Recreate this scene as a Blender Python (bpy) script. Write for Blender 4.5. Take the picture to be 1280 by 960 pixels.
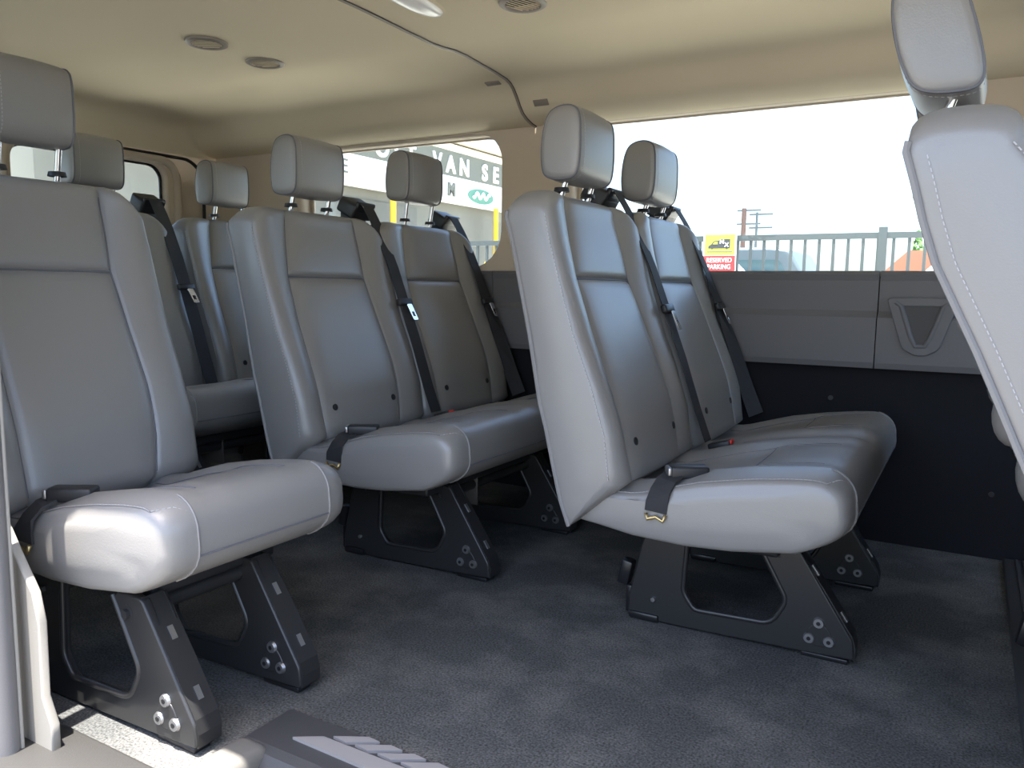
import bpy, bmesh, math, random
import numpy as np
from mathutils import Vector, Matrix
random.seed(7)
SC = bpy.context.scene
COL = SC.collection
for o in list(bpy.data.objects): bpy.data.objects.remove(o)

# ---------------------------------------------------------------- camera
# world: X = van forward, Y = across the van towards the far side wall, Z = up, floor of the van at Z = 0
cam = bpy.data.cameras.new('camera'); cam_ob = bpy.data.objects.new('camera', cam); COL.objects.link(cam_ob)
cam.sensor_fit = 'HORIZONTAL'; cam.sensor_width = 36.0; cam.lens = 36.0*991.24/1280.0
cam.clip_start = 0.02; cam.clip_end = 400
YAW, PITCH, ROLL = 0.52311, 0.11945, 0.01314
fw = Vector((-math.sin(YAW)*math.cos(PITCH), math.cos(YAW)*math.cos(PITCH), -math.sin(PITCH)))
rt = Vector((math.cos(YAW), math.sin(YAW), 0)); up = rt.cross(fw)
rt2 = rt*math.cos(ROLL) + up*math.sin(ROLL); up2 = up*math.cos(ROLL) - rt*math.sin(ROLL)
M4 = Matrix((rt2, up2, -fw)).transposed().to_4x4(); M4.translation = (0, 0, 0.70)
cam_ob.matrix_world = M4
SC.camera = cam_ob

# ---------------------------------------------------------------- world, sun, exposure
SUN_DIR = Vector((0.015, -0.165, 1.0)).normalized()       # towards the sun: a high midday sun on the door side
world = bpy.data.worlds.new('world'); SC.world = world; world.use_nodes = True
wn = world.node_tree.nodes; wl = world.node_tree.links; wn.clear()
sky = wn.new('ShaderNodeTexSky'); sky.sky_type = 'NISHITA'; sky.sun_disc = False
sky.sun_elevation = math.asin(SUN_DIR.z); sky.sun_rotation = math.atan2(SUN_DIR.x, SUN_DIR.y)
sky.air_density = 1.0; sky.dust_density = 3.0; sky.ozone_density = 1.0
bg = wn.new('ShaderNodeBackground'); bg.inputs['Strength'].default_value = 0.30
wo = wn.new('ShaderNodeOutputWorld'); wl.new(sky.outputs[0], bg.inputs[0]); wl.new(bg.outputs[0], wo.inputs[0])
sl = bpy.data.lights.new('sun', 'SUN'); sl.energy = 10.0; sl.angle = 0.009; sl.color = (1.0, 0.95, 0.87)
sun = bpy.data.objects.new('sun', sl); COL.objects.link(sun)
sun.rotation_euler = SUN_DIR.to_track_quat('Z', 'Y').to_euler()
SC.view_settings.view_transform = 'Standard'; SC.view_settings.look = 'None'
SC.view_settings.gamma = 1.0; SC.view_settings.use_curve_mapping = False
SC.view_settings.exposure = 1.45

# ---------------------------------------------------------------- materials
MATS = {}
def mat(name, col, rough=0.5, metal=0.0, spec=0.5, bump=0.0, bscale=200.0, vary=0.0, vscale=6.0, col2=None, coat=0.0, sheen=0.0):
    m = bpy.data.materials.new(name); m.use_nodes = True
    nt = m.node_tree; b = nt.nodes['Principled BSDF']
    b.inputs['Base Color'].default_value = (*col, 1); b.inputs['Roughness'].default_value = rough
    b.inputs['Metallic'].default_value = metal; b.inputs['Specular IOR Level'].default_value = spec
    b.inputs['Coat Weight'].default_value = coat
    if sheen: b.inputs['Sheen Weight'].default_value = sheen
    tc = nt.nodes.new('ShaderNodeTexCoord')
    if bump:
        n = nt.nodes.new('ShaderNodeTexNoise'); n.inputs['Scale'].default_value = bscale; n.inputs['Detail'].default_value = 3
        nt.links.new(tc.outputs['Object'], n.inputs['Vector'])
        bp = nt.nodes.new('ShaderNodeBump'); bp.inputs['Strength'].default_value = bump; bp.inputs['Distance'].default_value = 0.001
        nt.links.new(n.outputs['Fac'], bp.inputs['Height']); nt.links.new(bp.outputs[0], b.inputs['Normal'])
    if vary:
        n2 = nt.nodes.new('ShaderNodeTexNoise'); n2.inputs['Scale'].default_value = vscale; n2.inputs['Detail'].default_value = 6
        nt.links.new(tc.outputs['Object'], n2.inputs['Vector'])
        r = nt.nodes.new('ShaderNodeValToRGB'); r.color_ramp.elements[0].position = 0.5-vary; r.color_ramp.elements[1].position = 0.5+vary
        c2 = col2 or tuple(min(1, c*1.5) for c in col)
        r.color_ramp.elements[0].color = (*col, 1); r.color_ramp.elements[1].color = (*c2, 1)
        nt.links.new(n2.outputs['Fac'], r.inputs[0]); nt.links.new(r.outputs[0], b.inputs['Base Color'])
    MATS[name] = m; return m
mat('leather', (0.226, 0.217, 0.209), 0.36, spec=0.85, bump=0.25, bscale=420)
mat('piping', (0.215, 0.207, 0.205), 0.55)
mat('seam_line', (0.12, 0.12, 0.135), 0.6)
mat('stitch', (0.40, 0.385, 0.40), 0.6)
mat('black_plastic', (0.018, 0.018, 0.020), 0.42, bump=0.1, bscale=300)
mat('black_gloss', (0.012, 0.012, 0.014), 0.3)
mat('webbing', (0.022, 0.022, 0.025), 0.75, bump=0.3, bscale=500)
mat('chrome', (0.78, 0.78, 0.78), 0.14, metal=1.0)
mat('zinc', (0.42, 0.42, 0.43), 0.32, metal=0.9)
mat('brass', (0.55, 0.42, 0.2), 0.35, metal=0.9)
mat('leg_steel', (0.022, 0.022, 0.023), 0.33, spec=0.5, bump=0.08, bscale=60)
mat('red_plastic', (0.6, 0.03, 0.02), 0.4)
mat('headliner', (0.70, 0.61, 0.445), 0.95, spec=0.1, bump=0.2, bscale=500)
mat('pillar_trim', (0.60, 0.51, 0.40), 0.85, spec=0.2, bump=0.2, bscale=500)
mat('grey_trim', (0.140, 0.136, 0.140), 0.55, bump=0.2, bscale=400)
mat('light_trim', (0.27, 0.255, 0.23), 0.6, bump=0.2, bscale=400)
mat('wall_carpet', (0.020, 0.020, 0.023), 1.0, spec=0.1, bump=0.9, bscale=700)
mat('sill_plastic', (0.035, 0.034, 0.033), 0.5, bump=0.25, bscale=400)
mat('corner_plastic', (0.13, 0.125, 0.115), 0.5, bump=0.25, bscale=400)
mat('step_plastic', (0.045, 0.045, 0.048), 0.5, bump=0.25, bscale=400)
mat('tread', (0.23, 0.22, 0.22), 0.6)
mat('rubber', (0.02, 0.02, 0.022), 0.6)
mat('lens', (0.75, 0.74, 0.72), 0.25)
mat('vent_grey', (0.25, 0.215, 0.18), 0.5)
mat('seat_pan_tan', (0.085, 0.075, 0.065), 0.7)
mat('vent_dark', (0.02, 0.02, 0.02), 0.7)
# carpet: dark charcoal, dusty in places
cm = mat('carpet', (0.040, 0.044, 0.050), 1.0, spec=0.1)
nt = cm.node_tree; b = nt.nodes['Principled BSDF']; tc = nt.nodes['Texture Coordinate']
n1 = nt.nodes.new('ShaderNodeTexNoise'); n1.inputs['Scale'].default_value = 260; n1.inputs['Detail'].default_value = 4
n2 = nt.nodes.new('ShaderNodeTexNoise'); n2.inputs['Scale'].default_value = 4.5; n2.inputs['Detail'].default_value = 7; n2.inputs['Roughness'].default_value = 0.65
for n in (n1, n2): nt.links.new(tc.outputs['Object'], n.inputs['Vector'])
r2 = nt.nodes.new('ShaderNodeValToRGB'); r2.color_ramp.elements[0].position = 0.45; r2.color_ramp.elements[1].position = 0.8
r2.color_ramp.elements[0].color = (0.074, 0.076, 0.076, 1); r2.color_ramp.elements[1].color = (0.175, 0.170, 0.160, 1)
nt.links.new(n2.outputs['Fac'], r2.inputs[0])
mx = nt.nodes.new('ShaderNodeMixRGB'); mx.blend_type = 'MULTIPLY'; mx.inputs[0].default_value = 1
r1 = nt.nodes.new('ShaderNodeValToRGB'); r1.color_ramp.elements[0].position = 0.3; r1.color_ramp.elements[1].position = 0.7
r1.color_ramp.elements[0].color = (0.45, 0.45, 0.45, 1); r1.color_ramp.elements[1].color = (1.5, 1.5, 1.5, 1)
nt.links.new(n1.outputs['Fac'], r1.inputs[0]); nt.links.new(r2.outputs[0], mx.inputs[1]); nt.links.new(r1.outputs[0], mx.inputs[2])
nt.links.new(mx.outputs[0], b.inputs['Base Color'])
bp = nt.nodes.new('ShaderNodeBump'); bp.inputs['Strength'].default_value = 0.8; bp.inputs['Distance'].default_value = 0.002
nt.links.new(n1.outputs['Fac'], bp.inputs['Height']); nt.links.new(bp.outputs[0], b.inputs['Normal'])
# window glass: pane tinted to cool the light inside, with a weak mirror
gm = bpy.data.materials.new('glass'); gm.use_nodes = True; nt = gm.node_tree; nt.nodes.clear()
tr = nt.nodes.new('ShaderNodeBsdfTransparent'); tr.inputs[0].default_value = (0.87, 0.93, 0.955, 1)
gl = nt.nodes.new('ShaderNodeBsdfGlossy'); gl.inputs['Roughness'].default_value = 0.03
fr = nt.nodes.new('ShaderNodeFresnel'); fr.inputs[0].default_value = 1.35
mxs = nt.nodes.new('ShaderNodeMixShader'); ou = nt.nodes.new('ShaderNodeOutputMaterial')
nt.links.new(fr.outputs[0], mxs.inputs[0]); nt.links.new(tr.outputs[0], mxs.inputs[1]); nt.links.new(gl.outputs[0], mxs.inputs[2]); nt.links.new(mxs.outputs[0], ou.inputs[0])
MATS['glass'] = gm
# outdoors
mat('asphalt', (0.50, 0.455, 0.385), 0.9, bump=0.3, bscale=80, vary=0.2, vscale=0.6, col2=(0.57, 0.52, 0.44))
mat('dark_asphalt', (0.13, 0.125, 0.115), 0.9, bump=0.3, bscale=80)
mat('grey_wall', (0.13, 0.13, 0.115), 0.9)
mat('fence_metal', (0.05, 0.06, 0.06), 0.6)
mat('sign_red', (0.40, 0.03, 0.03), 0.5)
mat('sign_yellow', (0.36, 0.36, 0.05), 0.5)
mat('sign_white', (0.80, 0.80, 0.78), 0.5)
mat('sign_black', (0.04, 0.04, 0.04), 0.6)
mat('sign_dark', (0.13, 0.135, 0.11), 0.6)
mat('teal', (0.09, 0.23, 0.17), 0.6)
mat('pole_wood', (0.10, 0.06, 0.05), 0.9)
mat('pole_grey', (0.07, 0.09, 0.10), 0.8)
mat('yellow_paint', (0.50, 0.31, 0.02), 0.5)
mat('building_wall', (0.15, 0.147, 0.125), 0.9, vary=0.2, vscale=0.8, col2=(0.18, 0.176, 0.15))
mat('cream_wall', (0.62, 0.57, 0.46), 0.9)
mat('orange_band', (0.62, 0.26, 0.06), 0.8)
mat('car_white', (0.75, 0.76, 0.76), 0.35)
mat('car_grey', (0.09, 0.11, 0.12), 0.35)
mat('car_glass', (0.05, 0.09, 0.10), 0.1)
mat('orange_roof', (0.33, 0.13, 0.07), 0.8)
mat('leaves', (0.10, 0.22, 0.05), 0.8, vary=0.2, vscale=6)
mat('trunk', (0.15, 0.10, 0.07), 0.9)

# ---------------------------------------------------------------- helpers
def link(o, parent=None):
    COL.objects.link(o)
    if parent: o.parent = parent
    return o
def obj(name, verts, faces, m, parent=None, smooth=False, angle=None):
    me = bpy.data.meshes.new(name); me.from_pydata([tuple(map(float, v)) for v in verts], [], faces)
    bm = bmesh.new(); bm.from_mesh(me); bmesh.ops.recalc_face_normals(bm, faces=bm.faces)
    if smooth:
        for f in bm.faces: f.smooth = True
        if angle is not None:
            for e in bm.edges:
                if len(e.link_faces) == 2 and e.calc_face_angle(0) > angle: e.smooth = False
    bm.to_mesh(me); bm.free()
    me.materials.append(MATS[m]); return link(bpy.data.objects.new(name, me), parent)
def from_bm(name, bm, m, parent=None, smooth=False, angle=0.6):
    bmesh.ops.recalc_face_normals(bm, faces=bm.faces)
    if smooth:
        for f in bm.faces: f.smooth = True
        for e in bm.edges:
            if len(e.link_faces) == 2 and e.calc_face_angle(0) > angle: e.smooth = False
    me = bpy.data.meshes.new(name); bm.to_mesh(me); bm.free(); me.materials.append(MATS[m])
    return link(bpy.data.objects.new(name, me), parent)
def bm_box(bm, c, s, rot=None, bev=0.0, seg=2):
    r = bmesh.ops.create_cube(bm, size=1.0); vs = r['verts']
    bmesh.ops.scale(bm, vec=Vector(s), verts=vs)
    if bev:
        es = list({e for v in vs for e in v.link_edges})
        rb = bmesh.ops.bevel(bm, geom=es, offset=bev, segments=seg, affect='EDGES', profile=0.5)
        vs = list({v for f in rb['faces'] for v in f.verts} | {v for v in vs if v.is_valid})
    if rot is not None: bmesh.ops.rotate(bm, cent=(0, 0, 0), matrix=rot, verts=vs)
    bmesh.ops.translate(bm, vec=Vector(c), verts=vs)
    return vs
def box(name, c, s, m, parent=None, bev=0.0, rot=None, seg=2):
    bm = bmesh.new(); bm_box(bm, c, s, rot, bev, seg); return from_bm(name, bm, m, parent, smooth=bev > 0, angle=0.9)
def cyl_geo(p0, p1, r, n=12, r1=None):
    p0, p1 = Vector(p0), Vector(p1); d = (p1-p0).normalized(); r1 = r if r1 is None else r1
    a = d.orthogonal().normalized(); bb = d.cross(a); V = []; F = []
    for p, rr in ((p0, r), (p1, r1)):
        for i in range(n):
            t = 2*math.pi*i/n; V.append(p + a*math.cos(t)*rr + bb*math.sin(t)*rr)
    for i in range(n): F.append((i, (i+1) % n, n+(i+1) % n, n+i))
    F.append(tuple(range(n))); F.append(tuple(range(n, 2*n))); return V, F
def cyl(name, p0, p1, r, m, parent=None, n=12, r1=None):
    V, F = cyl_geo(p0, p1, r, n, r1); return obj(name, V, F, m, parent, smooth=True, angle=0.7)
def tube_geo(path, r, n=6, closed=False):
    P = [Vector(p) for p in path]; V = []; F = []; k = len(P); prev = None
    for i in range(k):
        if closed: t = (P[(i+1) % k]-P[i-1])
        else: t = P[min(i+1, k-1)]-P[max(i-1, 0)]
        t.normalize()
        a = t.orthogonal().normalized() if prev is None else (prev-t*prev.dot(t)).normalized()
        prev = a; bb = t.cross(a)
        for j in range(n):
            an = 2*math.pi*j/n; V.append(P[i]+a*math.cos(an)*r+bb*math.sin(an)*r)
    for i in range(k if closed else k-1):
        i2 = (i+1) % k
        for j in range(n): F.append((i*n+j, i*n+(j+1) % n, i2*n+(j+1) % n, i2*n+j))
    if not closed: F.append(tuple(range(n))); F.append(tuple(range((k-1)*n, k*n)))
    return V, F
def tube(name, path, r, m, parent=None, n=6, closed=False):
    V, F = tube_geo(path, r, n, closed); return obj(name, V, F, m, parent, smooth=True, angle=1.0)
def resample(path, step):
    P = [Vector(p) for p in path]; out = [P[0]]; acc = 0
    for a, c in zip(P, P[1:]):
        L = (c-a).length; s = step-acc
        while s <= L: out.append(a+(c-a)*(s/L)); s += step
        acc = (acc+L) % step
    return out
def stitches(name, path, parent, r=0.0011, step=0.0075, duty=0.6, m='stitch'):
    P = resample(path, step); V = []; F = []
    for a, c in zip(P, P[1:]):
        v, f = cyl_geo(a, a+(c-a)*duty, r, 4); k = len(V); V += v; F += [tuple(i+k for i in q) for q in f]
    return obj(name, V, F, m, parent)
def loft(loops, cap=True, closed=True):
    n = len(loops[0]); V = [p for L in loops for p in L]; F = []
    for i in range(len(loops)-1):
        for j in range(n if closed else n-1):
            j2 = (j+1) % n; F.append((i*n+j, i*n+j2, (i+1)*n+j2, (i+1)*n+j))
    if cap: F.append(tuple(range(n))); F.append(tuple(range((len(loops)-1)*n, len(loops)*n)))
    return V, F
def ribbon(name, pts, widths, wdir, th, m, parent=None):
    # a strap: path points, half-width along wdir, small thickness
    P = [Vector(p) for p in pts]; V = []; F = []
    for i, p in enumerate(P):
        t = (P[min(i+1, len(P)-1)]-P[max(i-1, 0)]).normalized()
        w = Vector(wdir[i] if isinstance(wdir, list) else wdir); w = (w-t*w.dot(t)).normalized(); nn = t.cross(w)
        h = widths[i] if isinstance(widths, list) else widths
        V += [p-w*h-nn*th, p+w*h-nn*th, p+w*h+nn*th, p-w*h+nn*th]
    V2, F = loft([V[i*4:i*4+4] for i in range(len(P))]); return obj(name, V2, F, m, parent)
def round_poly(pts, n=6):
    # pts: (x, y, radius) -> polygon with rounded corners
    out = []; k = len(pts)
    for i in range(k):
        p = Vector(pts[i][:2]); r = pts[i][2]; a = (Vector(pts[i-1][:2])-p); c = (Vector(pts[(i+1) % k][:2])-p)
        if r <= 0: out.append(tuple(p)); continue
        a.normalize(); c.normalize(); ang = a.angle(c); d = r/math.tan(ang/2)
        p0 = p+a*d; p1 = p+c*d; cen = p+(a+c).normalized()*(r/math.sin(ang/2))
        v0 = p0-cen; v1 = p1-cen; full = v0.angle(v1); s = 1 if v0.x*v1.y-v0.y*v1.x > 0 else -1
        for q in range(n+1):
            t = s*full*q/n; out.append((cen.x+v0.x*math.cos(t)-v0.y*math.sin(t), cen.y+v0.x*math.sin(t)+v0.y*math.cos(t)))
    return out
def plate(name, outer, holes, depth, place, m, parent=None, bevel=0.0):
    # flat plate with holes, drawn in 2D (a, b), thickness `depth` centred; place(a, b, c) -> xyz
    cu = bpy.data.curves.new(name, 'CURVE'); cu.dimensions = '2D'; cu.fill_mode = 'BOTH'; cu.extrude = depth/2; cu.bevel_depth = bevel; cu.bevel_resolution = 1; cu.offset = -bevel
    for poly in [outer]+holes:
        s = cu.splines.new('POLY'); s.points.add(len(poly)-1); s.use_cyclic_u = True
        for i, p in enumerate(poly): s.points[i].co = (p[0], p[1], 0, 1)
    t = bpy.data.objects.new('tmp', cu); COL.objects.link(t); dg = bpy.context.evaluated_depsgraph_get()
    me = bpy.data.meshes.new_from_object(t.evaluated_get(dg)); bpy.data.objects.remove(t); bpy.data.curves.remove(cu)
    for v in me.vertices: v.co = place(*v.co)
    bm = bmesh.new(); bm.from_mesh(me); bmesh.ops.remove_doubles(bm, verts=bm.verts, dist=1e-5); bmesh.ops.recalc_face_normals(bm, faces=bm.faces)
    bm.to_mesh(me); bm.free(); me.name = name; me.materials.clear(); me.materials.append(MATS[m])
    return link(bpy.data.objects.new(name, me), parent)
def text(name, s, size, place, m, parent=None, depth=0.004, bold=0.0, xs=1.0):
    cu = bpy.data.curves.new(name, 'FONT'); cu.body = s; cu.size = size; cu.extrude = depth/2; cu.align_x = 'CENTER'; cu.align_y = 'CENTER'; cu.offset = bold
    t = bpy.data.objects.new('tmp', cu); COL.objects.link(t); dg = bpy.context.evaluated_depsgraph_get()
    me = bpy.data.meshes.new_from_object(t.evaluated_get(dg)); bpy.data.objects.remove(t); bpy.data.curves.remove(cu)
    for v in me.vertices: v.co = place(v.co.x*xs, v.co.y, v.co.z)
    me.name = name; me.materials.clear(); me.materials.append(MATS[m]); return link(bpy.data.objects.new(name, me), parent)
def empty(name, loc, label, cat, group=None):
    o = bpy.data.objects.new(name, None); o.location = loc; o.empty_display_size = 0.1; COL.objects.link(o); tag(o, label, cat, group); return o
def tag(o, label, cat, group=None):
    o['label'] = label; o['category'] = cat
    if group: o['group'] = group
    return o
def struct(o, label=None):
    o['kind'] = 'structure'
    if label: o['label'] = label
    return o

# ================================================================ the van body (setting)
YL, YR = 2.42, 0.60          # inner faces of the two side walls
XR, XF = -2.90, 1.30
XC = 0.85         # rear doors, front end of the modelled cabin
# floor
fl = [(XR, YL), (XF, YL), (XF, 0.89), (-0.93, 0.89), (-0.93, 0.62), (XR, 0.62)]
struct(plate('floor', fl, [], 0.04, lambda a, b, c: (a, b, c-0.02), 'carpet'), 'dark charcoal carpeted van floor')

# wall_left: lower carpet, window belt, pillars
place_left = lambda a, b, c: (a, YL+0.04+c, b)
W1 = round_poly([(-1.19, 0.757, .05), (-0.012, 0.757, .05), (-0.012, 1.247, .09), (-1.19, 1.247, .05)])
W2 = round_poly([(-2.42, 0.772, .12), (-1.447, 0.772, .13), (-1.447, 1.238, .10), (-2.42, 1.238, .10)])
W0 = round_poly([(0.35, 0.74, .05), (1.15, 0.74, .05), (1.05, 1.24, .09), (0.35, 1.24, .09)])
wl_ = struct(plate('wall_left', [(XR, 0.75), (XF, 0.75), (XF, 1.45), (XR, 1.45)], [W1, W2, W0], 0.08, place_left, 'pillar_trim'), 'beige upper side wall with window openings')
cw = plate('carpet_lining', [(XR, -0.02), (XF, -0.02), (XF, 0.75), (XR, 0.75)], [], 0.08, place_left, 'wall_carpet', wl_)
def trim_panel(x0, x1, holes=()):
    # moulded belt panel: upper field set back, a ledge line at z = .64, lower field proud
    prof = [(2.42, .762), (2.405, .762), (2.399, .752), (2.403, .735), (2.405, .652), (2.398, .642), (2.390, .634), (2.392, .510), (2.396, .494), (2.42, .492)]
    V, F = loft([[(x, y, z) for y, z in prof] for x in (x0+.0015, x1-.0015)]); return obj('trim_panel', V, F, 'grey_trim', wl_)
trim_panel(-1.47, -0.226); trim_panel(-0.226, 0.75); trim_panel(-2.88, -1.47)
# pocket moulded in the forward panel
pk_rim = [(-.182, .678), (-.168, .668), (-.140, .583), (-.128, .560), (-.104, .560), (-.092, .583), (-.066, .668), (-.050, .680)]
tube('pocket_rim', [(x, 2.388, z) for x, z in pk_rim], .0075, 'grey_trim', wl_, n=8)
bm = bmesh.new()
vs = [bm.verts.new((x, 2.3885, z)) for x, z in [(-.166, .668), (-.139, .583), (-.128, .562), (-.104, .562), (-.093, .583), (-.068, .668)]]
bm.faces.new(vs); from_bm('pocket_shade', bm, 'black_plastic', wl_)  # flat face; the shade of the hollow is put into its black colour
so = round_poly([(-.205, .690, .01), (-.160, .552, .03), (-.128, .535, .02), (-.100, .535, .02), (-.070, .552, .03), (-.028, .690, .01)])
plate('pocket_surround', so, [[(-.166, .668), (-.139, .583), (-.128, .562), (-.104, .562), (-.093, .583), (-.068, .668)]], .006, lambda a, b, c: (a, 2.389+c, b), 'grey_trim', wl_, bevel=.003)
for x, z in ((-.336, .401), (.078, .175)):
    cyl('wall_clip', (x, YL+.001, z), (x, YL-.005, z), .007, 'black_plastic', wl_, 10)
# windows: gasket frame + pane
def side_window(name, poly, label):
    f = plate(name, poly, [round_poly([])] if False else [[(x+(0.012 if x < cx else -0.012), z+(0.006 if z < cz else -0.004)) for x, z in poly] for cx, cz in [(sum(p[0] for p in poly)/len(poly), sum(p[1] for p in poly)/len(poly))]],
              .012, lambda a, b, c: (a, YL+.085+c, b), 'pillar_trim')
    struct(f, label)
    plate('window_pane', poly, [], .004, lambda a, b, c: (a, YL+.088+c, b), 'glass', f)
side_window('window_1', W1, 'long side window with rounded corners showing sky and fence')
side_window('window_2', W2, 'rear side window with rounded corners showing sign')
side_window('window_3', W0, 'driver side window')

# wall_right: door opening, rear window, pillars
place_right = lambda a, b, c: (a, YR-.03+c, b)
DO = [(-1.235, -0.5), (-1.235, 1.13), (-1.15, 1.25), (0.40, 1.25), (0.40, -0.5)]
RW = round_poly([(-2.72, 0.77, .1), (-1.42, 0.77, .1), (-1.42, 1.24, .09), (-2.72, 1.24, .09)])
FW_ = round_poly([(0.50, 0.74, .05), (1.2, 0.74, .05), (1.1, 1.22, .09), (0.50, 1.22, .09)])
wr = struct(plate('wall_right', [(XR, -.5), (-1.235, -.5), (-1.235, 1.13), (-1.15, 1.25), (.40, 1.25), (.40, -.5), (XF, -.5), (XF, 1.45), (XR, 1.45)], [RW, FW_], .05, place_right, 'pillar_trim'), 'door side wall with sliding door opening')
wf = plate('window_4', RW, [[(x+(0.012 if x < -2.0 else -0.012), z+(0.012 if z < 1 else -0.012)) for x, z in RW]], .012, lambda a, b, c: (a, YR-.04+c, b), 'rubber'); struct(wf, 'door side rear window')
plate('window_pane', RW, [], .004, lambda a, b, c: (a, YR-.04+c, b), 'glass', wf)
# pillar trim and door seal at the left picture edge
tp = plate('trim_1', [(-1.30, .0), (-1.300, .36), (-1.240, .335), (-1.206, .290), (-1.170, .245), (-1.158, .20), (-1.160, .085), (-1.140, .045), (-1.140, .0)], [], .008, lambda a, b, c: (a, .628+c, b), 'light_trim', bevel=.003)
struct(tp, 'pale grey moulded pillar trim beside the door')
tube('door_seal', [(-1.200, .588, z) for z in np.linspace(-.3, 1.1, 12)]+[(-1.17, .588, 1.17), (-1.10, .588, 1.235), (.2, .588, 1.24)], .018, 'grey_trim', wr, n=10)
tube('door_seal', [(-1.189, .604, z) for z in np.linspace(-.3, 1.1, 12)], .003, 'light_trim', wr, n=8)

# unseen cowl, added to keep ground bounce off the front ceiling
V, F = loft([[(x, y, z) for x, z in ((1.30, -.02), (1.30, .30), (1.22, .42), (1.30, .58), (1.75, .62), (1.75, -.02))] for y in (.57, 2.45)])
struct(obj('cowl_blocker', V, F, 'black_plastic'), 'unseen dark dashboard cowl added to block light bouncing off the ground')
V, F = loft([[(1.72, y, .61), (1.724, y, .61), (XC+.004, y, 1.40), (XC, y, 1.40)] for y in (.60, 2.42)])
struct(obj('window_7', V, F, 'glass'), 'unseen sloping windscreen added to tint the light')  # out of view, added so its tint cools the light on the seat fronts
# door sill and step
sill = box('sill_plate', (-1.10, .615, -.012), (.36, .125, .036), 'sill_plastic', None, bev=.008)
sill.name = 'trim_2'; struct(sill, 'grey plastic door sill plate')
cor = box('trim_3', (-.905, .690, -.013), (.065, .22, .05), 'corner_plastic', None, bev=.018, seg=4); struct(cor, 'rounded plastic corner of the door step')
st_prof = [(.893, .006), (.800, .006), (.785, .001), (.772, -.012), (.765, -.05), (.760, -.22), (.56, -.22), (.56, -.26), (.893, -.26)]
V, F = loft([[(x, y, z) for y, z in st_prof] for x in (-.929, .40)])
st = struct(obj('trim_4', V, F, 'step_plastic'), 'dark plastic entry step edge with grey treads')
pads = [[(-.86, .829), (-.82, .855), (-.55, .855), (-.60, .823)]]
for k in range(6):
    dx = k*.0435; pads.append([(-.808+dx, .863), (-.760+dx, .890), (-.737+dx, .888), (-.781+dx, .860)])
for pd in pads:
    V = [(x, y, .0055) for x, y in pd]+[(x, y, .0105) for x, y in pd]
    o = obj('tread_strip', V, [(0, 1, 2, 3), (4, 5, 6, 7)]+[(i, (i+1) % 4, 4+(i+1) % 4, 4+i) for i in range(4)], 'tread', st)
# ribbed floor edge ahead of the front bench
fe = struct(box('trim_5', (.165, 1.65, .006), (.10, 1.5, .016), 'step_plastic', None, bev=.004), 'dark rubber floor strip')
for k in range(5): box('rib', (.145+k*.016, 1.65, .015), (.006, 1.48, .005), 'step_plastic', fe)
# slots of the seat rails in the floor
# ceiling: crowned headliner in two lengths with a dark seam between
half = [(2.45, 1.246), (2.415, 1.244), (2.385, 1.248), (2.350, 1.258), (2.325, 1.270), (2.303, 1.290), (2.283, 1.314), (2.262, 1.334), (2.242, 1.346), (2.218, 1.353), (2.15, 1.359), (2.065, 1.363), (1.99, 1.367), (1.928, 1.366), (1.87, 1.360), (1.822, 1.357), (1.72, 1.358), (1.62, 1.360), (1.51, 1.361)]
prof = half+[(3.02-y, z) for y, z in half[-2::-1]]
def hl(x0, x1, rear=False):
    xs_ = list(np.linspace(x0, x1, 8))
    if rear: xs_ = [-2.905, -2.90, -2.893, -2.882, -2.868, -2.85, -2.825, -2.79, -2.74, -2.6, -2.4, -2.0, -1.6, x1]
    L = []
    for x in xs_:
        zc = 9
        if rear: zc = float(np.interp(x, [-2.905, -2.90, -2.893, -2.882, -2.868, -2.85, -2.825, -2.79, -2.74], [1.235, 1.255, 1.275, 1.30, 1.325, 1.342, 1.352, 1.359, 1.37]))
        L.append([(x, y, min(z, zc)) for y, z in prof]+[(x, y, 1.46) for y in (.55, 1.5, 2.47)])
    return loft(L)
V, F = hl(-1.312, XC); ce = struct(obj('ceiling', V, F, 'headliner', None, smooth=True, angle=0.9), 'beige cloth headliner')
V, F = hl(XR, -1.318, True); ce2 = obj('headliner_panel', V, F, 'headliner', ce, smooth=True, angle=0.9)
tube('headliner_seam', [(-1.315, y, z-.001) for y, z in prof[1:-1]], .0055, 'vent_grey', ce, n=8)
tube('headliner_seam', [(-1.3105, y, z-.002) for y, z in prof[1:-1]], .0015, 'black_plastic', ce, n=6)
for x, y, z, a in ((-1.235, 2.302, 1.289, -.81), (-1.372, 2.232, 1.348, -.28)):
    box('clip_cover', (x, y, z), (.052, .022, .004), 'vent_grey', ce, bev=.0018, rot=Matrix.Rotation(a, 3, 'X'))
# rear wall with the two door windows
prr = lambda a, b, c: (XR-.04+c, a, b)
RD = [round_poly([(1.56, .84, .07), (2.184, .84, .07), (2.184, 1.188, .06), (1.56, 1.188, .06)]), round_poly([(.84, .84, .07), (1.46, .84, .07), (1.46, 1.188, .06), (.84, 1.188, .06)])]
wb = struct(plate('wall_rear', [(.55, -.02), (2.47, -.02), (2.47, 1.46), (.55, 1.46)], RD, .06, prr, 'pillar_trim'), 'beige rear doors with windows')
ring = round_poly([(.67, .40, .1), (2.352, .40, .1), (2.352, 1.222, .10), (.67, 1.222, .10)], 8)
tube('door_gasket', [(XR-.002, y, z) for y, z in ring], .007, 'rubber', wb, n=8, closed=True)
ring2 = round_poly([(1.53, .80, .09), (2.225, .80, .09), (2.225, 1.205, .08), (1.53, 1.205, .08)], 8)
tube('window_surround', [(XR-.006, y, z) for y, z in ring2], .016, 'pillar_trim', wb, n=10, closed=True)
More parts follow.
